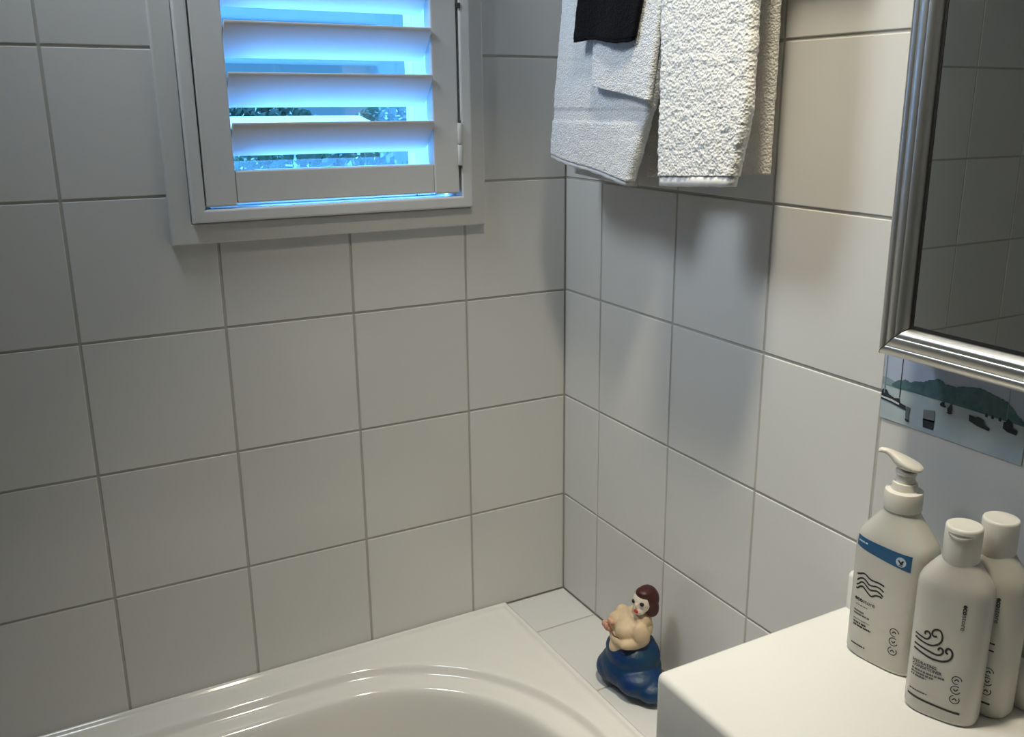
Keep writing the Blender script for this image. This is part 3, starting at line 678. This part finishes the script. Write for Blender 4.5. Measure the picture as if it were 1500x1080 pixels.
wv = [([(-0.0303, 0.0995), (-0.0258, 0.1015), (-0.0214, 0.1036), (-0.0177, 0.1032), (-0.0128, 0.1007), (-0.0082, 0.1001), (-0.0011, 0.1003), (0.005, 0.0993)], 0.0018),
      ([(-0.0295, 0.092), (-0.0262, 0.0953), (-0.0218, 0.0976), (-0.0175, 0.0967), (-0.0131, 0.0936), (-0.0085, 0.0938), (-0.0046, 0.0949), (0.0005, 0.0946), (0.0052, 0.0922)], 0.0018),
      ([(-0.03, 0.0862), (-0.0266, 0.0887), (-0.0233, 0.0922), (-0.0197, 0.0927), (-0.0164, 0.0907), (-0.012, 0.0881), (-0.008, 0.0886), (-0.003, 0.09), (0.0011, 0.0889), (0.0049, 0.0866)], 0.0018),
      ([(-0.0301, 0.0824), (-0.0275, 0.0829), (-0.0247, 0.086), (-0.0207, 0.0877), (-0.0169, 0.0854), (-0.0129, 0.0826), (-0.0087, 0.081), (-0.0044, 0.0839), (0.0005, 0.0851), (0.0041, 0.0843)], 0.0019)]
pb.strokes('wave_emblem', wv)
pb.text('brand_text', 'eco', -0.0300, 0.0690, 0.0072, bold=0.035, wide=0.0112); pb.text('brand_text', 'store', -0.0184, 0.0688, 0.0072, wide=0.0150)
pb.blur_line(None, [(-0.0280, 0.0640, -0.0120)], 0.0010, GREYINK, seed=5)
pb.blur_line(None, [(-0.0298, 0.0562, -0.0160), (-0.0298, 0.0525, -0.0080)], 0.0020, GREYINK, seed=6)
pb.blur_line(None, [(-0.0295, 0.0460, -0.0075)], 0.0010, GREYINK, seed=7)
pb.blur_line(None, [(-0.0293, 0.0420, -0.0120), (-0.0292, 0.0385, -0.0055)], 0.0022, INK, seed=8)
pb.blur_line(None, [(-0.0294, 0.0150, -0.0110)], 0.0018, INK, seed=9)
def ring_icons(b, u, vv, r):
    L_ = []
    for i, v_ in enumerate(vv):
        ring = [(u+r*math.cos(a*2*PI/20), v_+r*math.sin(a*2*PI/20)) for a in range(3*i, 3*i+17)]
        L_.append((ring, 0.0009)); s_ = r*0.45
        L_.append(([(u-s_, v_+s_*(0.4 if i == 1 else -0.6)), (u, v_-s_*0.5 if i == 1 else v_+s_*0.6), (u+s_, v_+s_*(0.7 if i == 1 else -0.4))], 0.0012))
    b.strokes('care_icons', L_, INK)
ring_icons(pb, 0.0218, (0.0505, 0.0392, 0.0279), 0.0046)

# --- flip-cap bottles
PROF2 = [(0.0, 0.92, 0.88, 2.8), (0.0015, 0.965, 0.95, 2.8), (0.005, 1.0, 1.0, 2.8), (0.07, 1.0, 1.0, 2.8), (0.140, 1.0, 1.0, 2.8), (0.146, 0.985, 0.99, 2.7), (0.151, 0.93, 0.96, 2.6), (0.157, 0.82, 0.89, 2.4), (0.163, 0.69, 0.82, 2.25), (0.168, 0.58, 0.77, 2.1), (0.1715, 0.50, 0.75, 2.0), (0.1740, 0.468, 0.745, 2.0)]
def flip_bottle(name, c, A, label, notch):
    b = Bottle(name, c, A, 0.071, 0.0445, PROF2); tag(b.root, label, 'bottle')
    cp = lathe('flip_cap', [(0.0168, 0.1700), (0.0172, 0.1708), (0.0174, 0.1960), (0.0174, 0.2055), (0.0168, 0.2075), (0.0155, 0.2082), (0.0145, 0.2080)], CAPM, b.root, n=48); smooth_angle(cp, 45)
    if notch:
        V, F = [], []; n = 14     # thumb notch: a crescent shelf on the front of the cap
        for j in range(n+1):
            a = -0.75+1.5*j/n; d = b.nr*math.cos(a)+b.wd*math.sin(a); k = math.cos(a/0.75*PI/2)
            V += [d*0.0176+Vector((0, 0, 0.2005+0.002-0.0055*k)), d*(0.0176+0.0012*k)+Vector((0, 0, 0.2005+0.0012-0.0035*k)), d*0.0176+Vector((0, 0, 0.2005+0.002-0.0018*k))]
            if j:
                for e in (0, 1): F.append((3*j-3+e, 3*j-2+e, 3*j+1+e, 3*j+e))
        pyd('thumb_lip', V, F, CAPM, cp, True)
        V, F = [], []
        for j in range(n+1):
            a = -0.72+1.44*j/n; d = b.nr*math.cos(a)+b.wd*math.sin(a); k = math.cos(a/0.72*PI/2)
            V += [d*0.01755+Vector((0, 0, 0.2024-0.0012*k)), d*0.01755+Vector((0, 0, 0.2026+0.0010*k))]
            if j: F.append((2*j-2, 2*j-1, 2*j+1, 2*j))
        pyd('thumb_notch', V, F, mat('notch_shade', (0.42, 0.41, 0.38, 1), 0.6), cp, True)
    return b
def arc(cx, cy, r, a0, a1, n=18, r1=None): return [(cx+(r+((r1 or r)-r)*i/n)*math.cos(a0+(a1-a0)*i/n), cy+(r+((r1 or r)-r)*i/n)*math.sin(a0+(a1-a0)*i/n)) for i in range(n+1)]
cb = flip_bottle('conditioner_bottle', (-0.0895, -0.9005), 22, 'white flip-cap bottle with a wind swirl emblem and a thick black line', True)
cb.text('brand_text', 'eco', 0.0132, 0.1352, 0.0066, rot=-PI/2, bold=0.035, wide=0.0108); cb.text('brand_text', 'store', 0.0132, 0.1238, 0.0066, rot=-PI/2, wide=0.0165)
sw = [([(-0.0289, 0.0878), (-0.0236, 0.0869), (-0.0177, 0.086), (-0.0149, 0.0877), (-0.0135, 0.0915), (-0.0152, 0.0946), (-0.0174, 0.0948), (-0.0191, 0.0927), (-0.0186, 0.0907)], 0.0019),
      ([(-0.0287, 0.0837), (-0.0231, 0.0821), (-0.0178, 0.0811), (-0.012, 0.0811), (-0.0066, 0.0837), (-0.003, 0.0881), (-0.0021, 0.0937), (-0.0038, 0.099), (-0.0065, 0.1005), (-0.0096, 0.0996), (-0.0118, 0.0967), (-0.0119, 0.0936), (-0.01, 0.092), (-0.0073, 0.093)], 0.0019),
      ([(-0.029, 0.0764), (-0.0211, 0.0753), (-0.0132, 0.0739), (-0.0067, 0.0729), (-0.0024, 0.0742), (-0.0001, 0.0773), (-0.0004, 0.0805), (-0.0026, 0.0819), (-0.0043, 0.0804), (-0.0042, 0.0784)], 0.0020),
      ([(-0.0287, 0.0712), (-0.0204, 0.0692), (-0.0125, 0.0673), (-0.006, 0.0669), (0.0015, 0.0682), (0.0067, 0.0718), (0.0088, 0.0767), (0.0084, 0.081), (0.0063, 0.0836), (0.0038, 0.0834), (0.0024, 0.0805), (0.0034, 0.0783), (0.0049, 0.0781)], 0.0021)]
cb.strokes('swirl_emblem', sw)
cb.text('product_text', 'HYDRATING', -0.0285, 0.0560, 0.0046, bold=0.025, wide=0.0245); cb.text('product_text', 'CONDITIONER', -0.0283, 0.0518, 0.0046, bold=0.025, wide=0.0300)
cb.blur_line(None, [(-0.0285, 0.0484, 0.0050), (-0.0287, 0.0449, -0.0060), (-0.0289, 0.0416, -0.0130)], 0.0021, GREYINK, seed=11)
cb.blur_line(None, [(-0.0285, 0.0248, -0.0100)], 0.0016, GREYINK, seed=12)
cb.strokes('base_line', [([(-0.0300, 0.0178), (0.0220, 0.0150)], 0.0023)])
ring_icons(cb, 0.0158, (0.0520, 0.0412, 0.0303), 0.0044)
sb = flip_bottle('shampoo_bottle', (-0.0440, -0.9080), 4, 'white round-capped bottle standing behind the swirl emblem bottle', False)
sb.text('brand_text', 'eco', 0.0185, 0.1352, 0.0066, rot=-PI/2, bold=0.035, wide=0.0108); sb.text('brand_text', 'store', 0.0185, 0.1238, 0.0066, rot=-PI/2, wide=0.0165)
sb.strokes('base_line', [([(-0.0300, 0.0165), (0.0250, 0.0165)], 0.0023)])
ring_icons(sb, 0.0200, (0.0520, 0.0412, 0.0303), 0.0044)
sb.strokes('emblem', [([(-0.02, 0.084), (0.022, 0.084)], 0.0018), ([(-0.02, 0.076), (0.022, 0.076)], 0.0018)])

# ------------------------------------------------------------------ clay figurine on the ledge
SKIN = mat('clay_skin', rgb(226, 204, 172), 0.55, var=(55, rgb(206, 178, 142), 0.35)); PINK = mat('clay_pink', rgb(214, 160, 140), 0.55); FACE = mat('clay_face', rgb(232, 220, 204), 0.5)
SKIRT = mat('clay_blue', rgb(0, 62, 80), 0.45, var=(38, rgb(0, 40, 104), 0.22), bump=(160, 0.3, 0.002, 'noise')); HAIR = mat('clay_hair', rgb(66, 22, 20), 0.45, bump=(220, 0.4, 0.002, 'noise')); LIPS = mat('clay_lips', rgb(196, 44, 30), 0.4); EYE = mat('clay_eye', rgb(24, 18, 20), 0.35); CREASE = mat('clay_crease', rgb(110, 74, 52), 0.7)
fig = empty('figurine', (-0.061, -0.323, 0.5503)); tag(fig, 'small painted clay figurine of a woman in a blue wrap on the tiled ledge', 'figurine')
FF = Vector((-0.93, 0.10, 0)).normalized(); FS = Vector((FF.y, -FF.x, 0))     # facing, and its left-to-right side (towards the viewer's right)
if FS.dot(right) < 0: FS = -FS
UPV = Vector((0, 0, 1))
def loc(f, s, u): return FF*f+FS*s+UPV*u
def blob_union(name, parts, voxel, material, smooth_it=4):
    bm = bmesh.new()
    for (c, r, tilt) in parts:
        mtx = Matrix.Translation(loc(*c)) @ Matrix((FF, FS, UPV)).transposed().to_4x4() @ Matrix.Rotation(tilt, 4, 'Y') @ Matrix.Diagonal((r[0], r[1], r[2], 1))
        bmesh.ops.create_icosphere(bm, subdivisions=3, radius=1.0, matrix=mtx)
    me = bpy.data.meshes.new(name); bm.to_mesh(me); bm.free()
    o = bpy.data.objects.new(name, me); C.objects.link(o)
    md = o.modifiers.new('r', 'REMESH'); md.mode = 'VOXEL'; md.voxel_size = voxel
    ms = o.modifiers.new('s', 'SMOOTH'); ms.iterations = smooth_it; ms.factor = 0.5
    dg = bpy.context.evaluated_depsgraph_get(); m2 = bpy.data.meshes.new_from_object(o.evaluated_get(dg))
    bpy.data.objects.remove(o); bpy.data.meshes.remove(me); m2.materials.clear(); m2.name = name
    return link(name, m2, material, fig, True)
# wrapped lower body (lumpy seated mass with a tail of cloth towards the viewer)
sk = blob_union('skirt', [((0.004, 0.000, 0.030), (0.050, 0.054, 0.036), 0), ((0.002, 0.004, 0.052), (0.044, 0.046, 0.034), 0), ((0.004, -0.002, 0.066), (0.041, 0.043, 0.017), 0.12), ((0.006, 0.034, 0.024), (0.040, 0.040, 0.026), 0), ((-0.004, 0.062, 0.018), (0.030, 0.026, 0.019), 0), ((0.016, -0.014, 0.022), (0.040, 0.040, 0.026), 0)], 0.0022, SKIRT, 6)
zmin = min(v.co.z for v in sk.data.vertices)
for v in sk.data.vertices: v.co.z = max(v.co.z-zmin*0.5, 0.0)
# torso, folded arms and bust as one skin; hands pink
blob_union('torso', [((0.006, -0.002, 0.084), (0.033, 0.035, 0.024), 0), ((0.022, 0.000, 0.075), (0.022, 0.018, 0.018), 0.3), ((0.002, 0.000, 0.106), (0.032, 0.037, 0.026), 0), ((-0.004, 0.008, 0.124), (0.020, 0.026, 0.016), 0), ((0.022, -0.014, 0.110), (0.017, 0.017, 0.016), 0), ((0.021, 0.012, 0.107), (0.018, 0.018, 0.016), 0),
            ((0.006, 0.034, 0.108), (0.014, 0.010, 0.020), 0.3), ((0.020, 0.026, 0.091), (0.020, 0.012, 0.010), 0), ((0.030, 0.006, 0.090), (0.012, 0.020, 0.009), 0), ((0.004, -0.030, 0.108), (0.014, 0.010, 0.020), 0.3), ((0.024, -0.026, 0.096), (0.016, 0.012, 0.011), 0),
            ((-0.010, 0.014, 0.136), (0.010, 0.010, 0.014), 0)], 0.0016, SKIN, 4)
blob_union('hand', [((0.038, -0.020, 0.100), (0.006, 0.010, 0.007), 0), ((0.041, -0.027, 0.103), (0.004, 0.003, 0.006), 0), ((0.042, -0.021, 0.105), (0.004, 0.003, 0.006), 0), ((0.042, -0.015, 0.104), (0.004, 0.003, 0.006), 0)], 0.0011, PINK, 2)
blob_union('hand', [((0.036, -0.010, 0.114), (0.005, 0.008, 0.005), 0), ((0.038, -0.016, 0.115), (0.003, 0.003, 0.004), 0), ((0.039, -0.011, 0.116), (0.003, 0.003, 0.004), 0)], 0.0011, PINK, 2)
def crease(name, pts, r):
    bm = bmesh.new(); tube_bm(bm, [loc(*p) for p in pts], r, 8); return fin(name, bm, CREASE, fig, True)
crease('crease', [(0.0385, -0.006, 0.104), (0.0392, -0.001, 0.099), (0.0385, 0.006, 0.0965), (0.0355, 0.014, 0.0975), (0.030, 0.022, 0.101)], 0.0011)
# head, turned a little towards the viewer
hd = (-0.006, 0.018, 0.158)
HA = math.radians(24)
def hl(f, s_, u): return (hd[0]+f*math.cos(HA)-s_*math.sin(HA), hd[1]+f*math.sin(HA)+s_*math.cos(HA), hd[2]+u)
blob_union('head', [(hl(0.002, 0, 0), (0.0165, 0.0165, 0.0195), 0), (hl(0.010, 0, -0.012), (0.010, 0.011, 0.009), 0), (hl(0.0180, 0, -0.003), (0.0035, 0.003, 0.0055), 0)], 0.0013, FACE, 3)
blob_union('hair', [(hl(-0.007, 0.003, 0.003), (0.0185, 0.0190, 0.0215), 0.25), (hl(-0.006, 0.012, -0.010), (0.012, 0.0110, 0.018), 0.2), (hl(0.002, 0.002, 0.014), (0.0135, 0.0145, 0.009), 0), (hl(-0.008, -0.012, -0.002), (0.011, 0.008, 0.016), 0)], 0.0014, HAIR, 3)
for s_ in (-1, 1):
    blob_union('eye', [(hl(0.0152, s_*0.0078, 0.0015), (0.0036, 0.0042, 0.0036), 0)], 0.0008, EYE, 1)
blob_union('lips', [(hl(0.0192, 0, -0.0115), (0.0030, 0.0048, 0.0030), 0)], 0.0008, LIPS, 1)

# ------------------------------------------------------------------ ceiling spot and added fill lamp
def ceiling_light(name, x, y, r, drop, label, col, watts, glow, spread, aim):
    """round lamp head on a short stem, turned towards aim"""
    root = empty(name, (x, y, ZC)); tag(root, label, 'lamp')
    hz = -drop; d = (Vector(aim)-Vector((x, y, ZC+hz))).normalized(); Q = d.to_track_quat('-Z', 'Y').to_matrix().to_4x4()
    def head(nm, prof, material, caps=True):
        o = lathe(nm, prof, material, root, n=48, caps=caps); o.matrix_local = Matrix.Translation((0, 0, hz)) @ Q; smooth_angle(o, 40); return o
    lathe('ceiling_plate', [(0.040, -0.0005), (0.040, -0.010), (0.034, -0.014), (0.008, -0.015)], PAINT, root, n=36)
    bm = bmesh.new(); tube_bm(bm, [(0, 0, -0.012), tuple(Vector((0, 0, hz))-d*0.022)], 0.007, 14); fin('stem', bm, PAINT, root, True)
    head('lamp_housing', [(r*0.40, 0.030), (r*0.85, 0.022), (r*1.06, 0.006), (r*1.08, -0.006), (r*1.04, -0.010), (r*1.01, -0.006), (r*1.0, 0.0)], PAINT)
    EM = bpy.data.materials.new(name+'_diffuser'); EM.use_nodes = True
    b = EM.node_tree.nodes['Principled BSDF']; b.inputs['Emission Color'].default_value = (*col, 1); b.inputs['Emission Strength'].default_value = glow
    head('diffuser', [(r*0.99, -0.0005), (r*0.99, -0.002)], EM)
    ld = bpy.data.lights.new(name+'_lamp', 'AREA'); ld.shape = 'DISK'; ld.size = 2*r*0.97; ld.energy = watts; ld.color = col; ld.spread = math.radians(spread)
    lo = bpy.data.objects.new(name+'_lamp', ld); C.objects.link(lo); lo.location = Vector((x, y, ZC+hz))+d*0.0105; lo.rotation_euler = Q.to_euler()
ceiling_light('spot_lamp', -0.40, -0.80, 0.06, 0.075, 'small warm spot lamp on the ceiling over the vanity side', (1.0, 0.905, 0.70), 2.45, 3.0, 68, (-0.19, -0.55, 0.75))
ceiling_light('added_fill_lamp', -0.90, -0.22, 0.17, 0.165, 'added out-of-view cool fill lamp, wide and round, tilted on the ceiling over the bathtub', (0.80, 0.90, 1.0), 3.35, 2.0, 125, (0.0, -0.40, 1.30))  # added fill out of view, makes up for daylight the window lacks
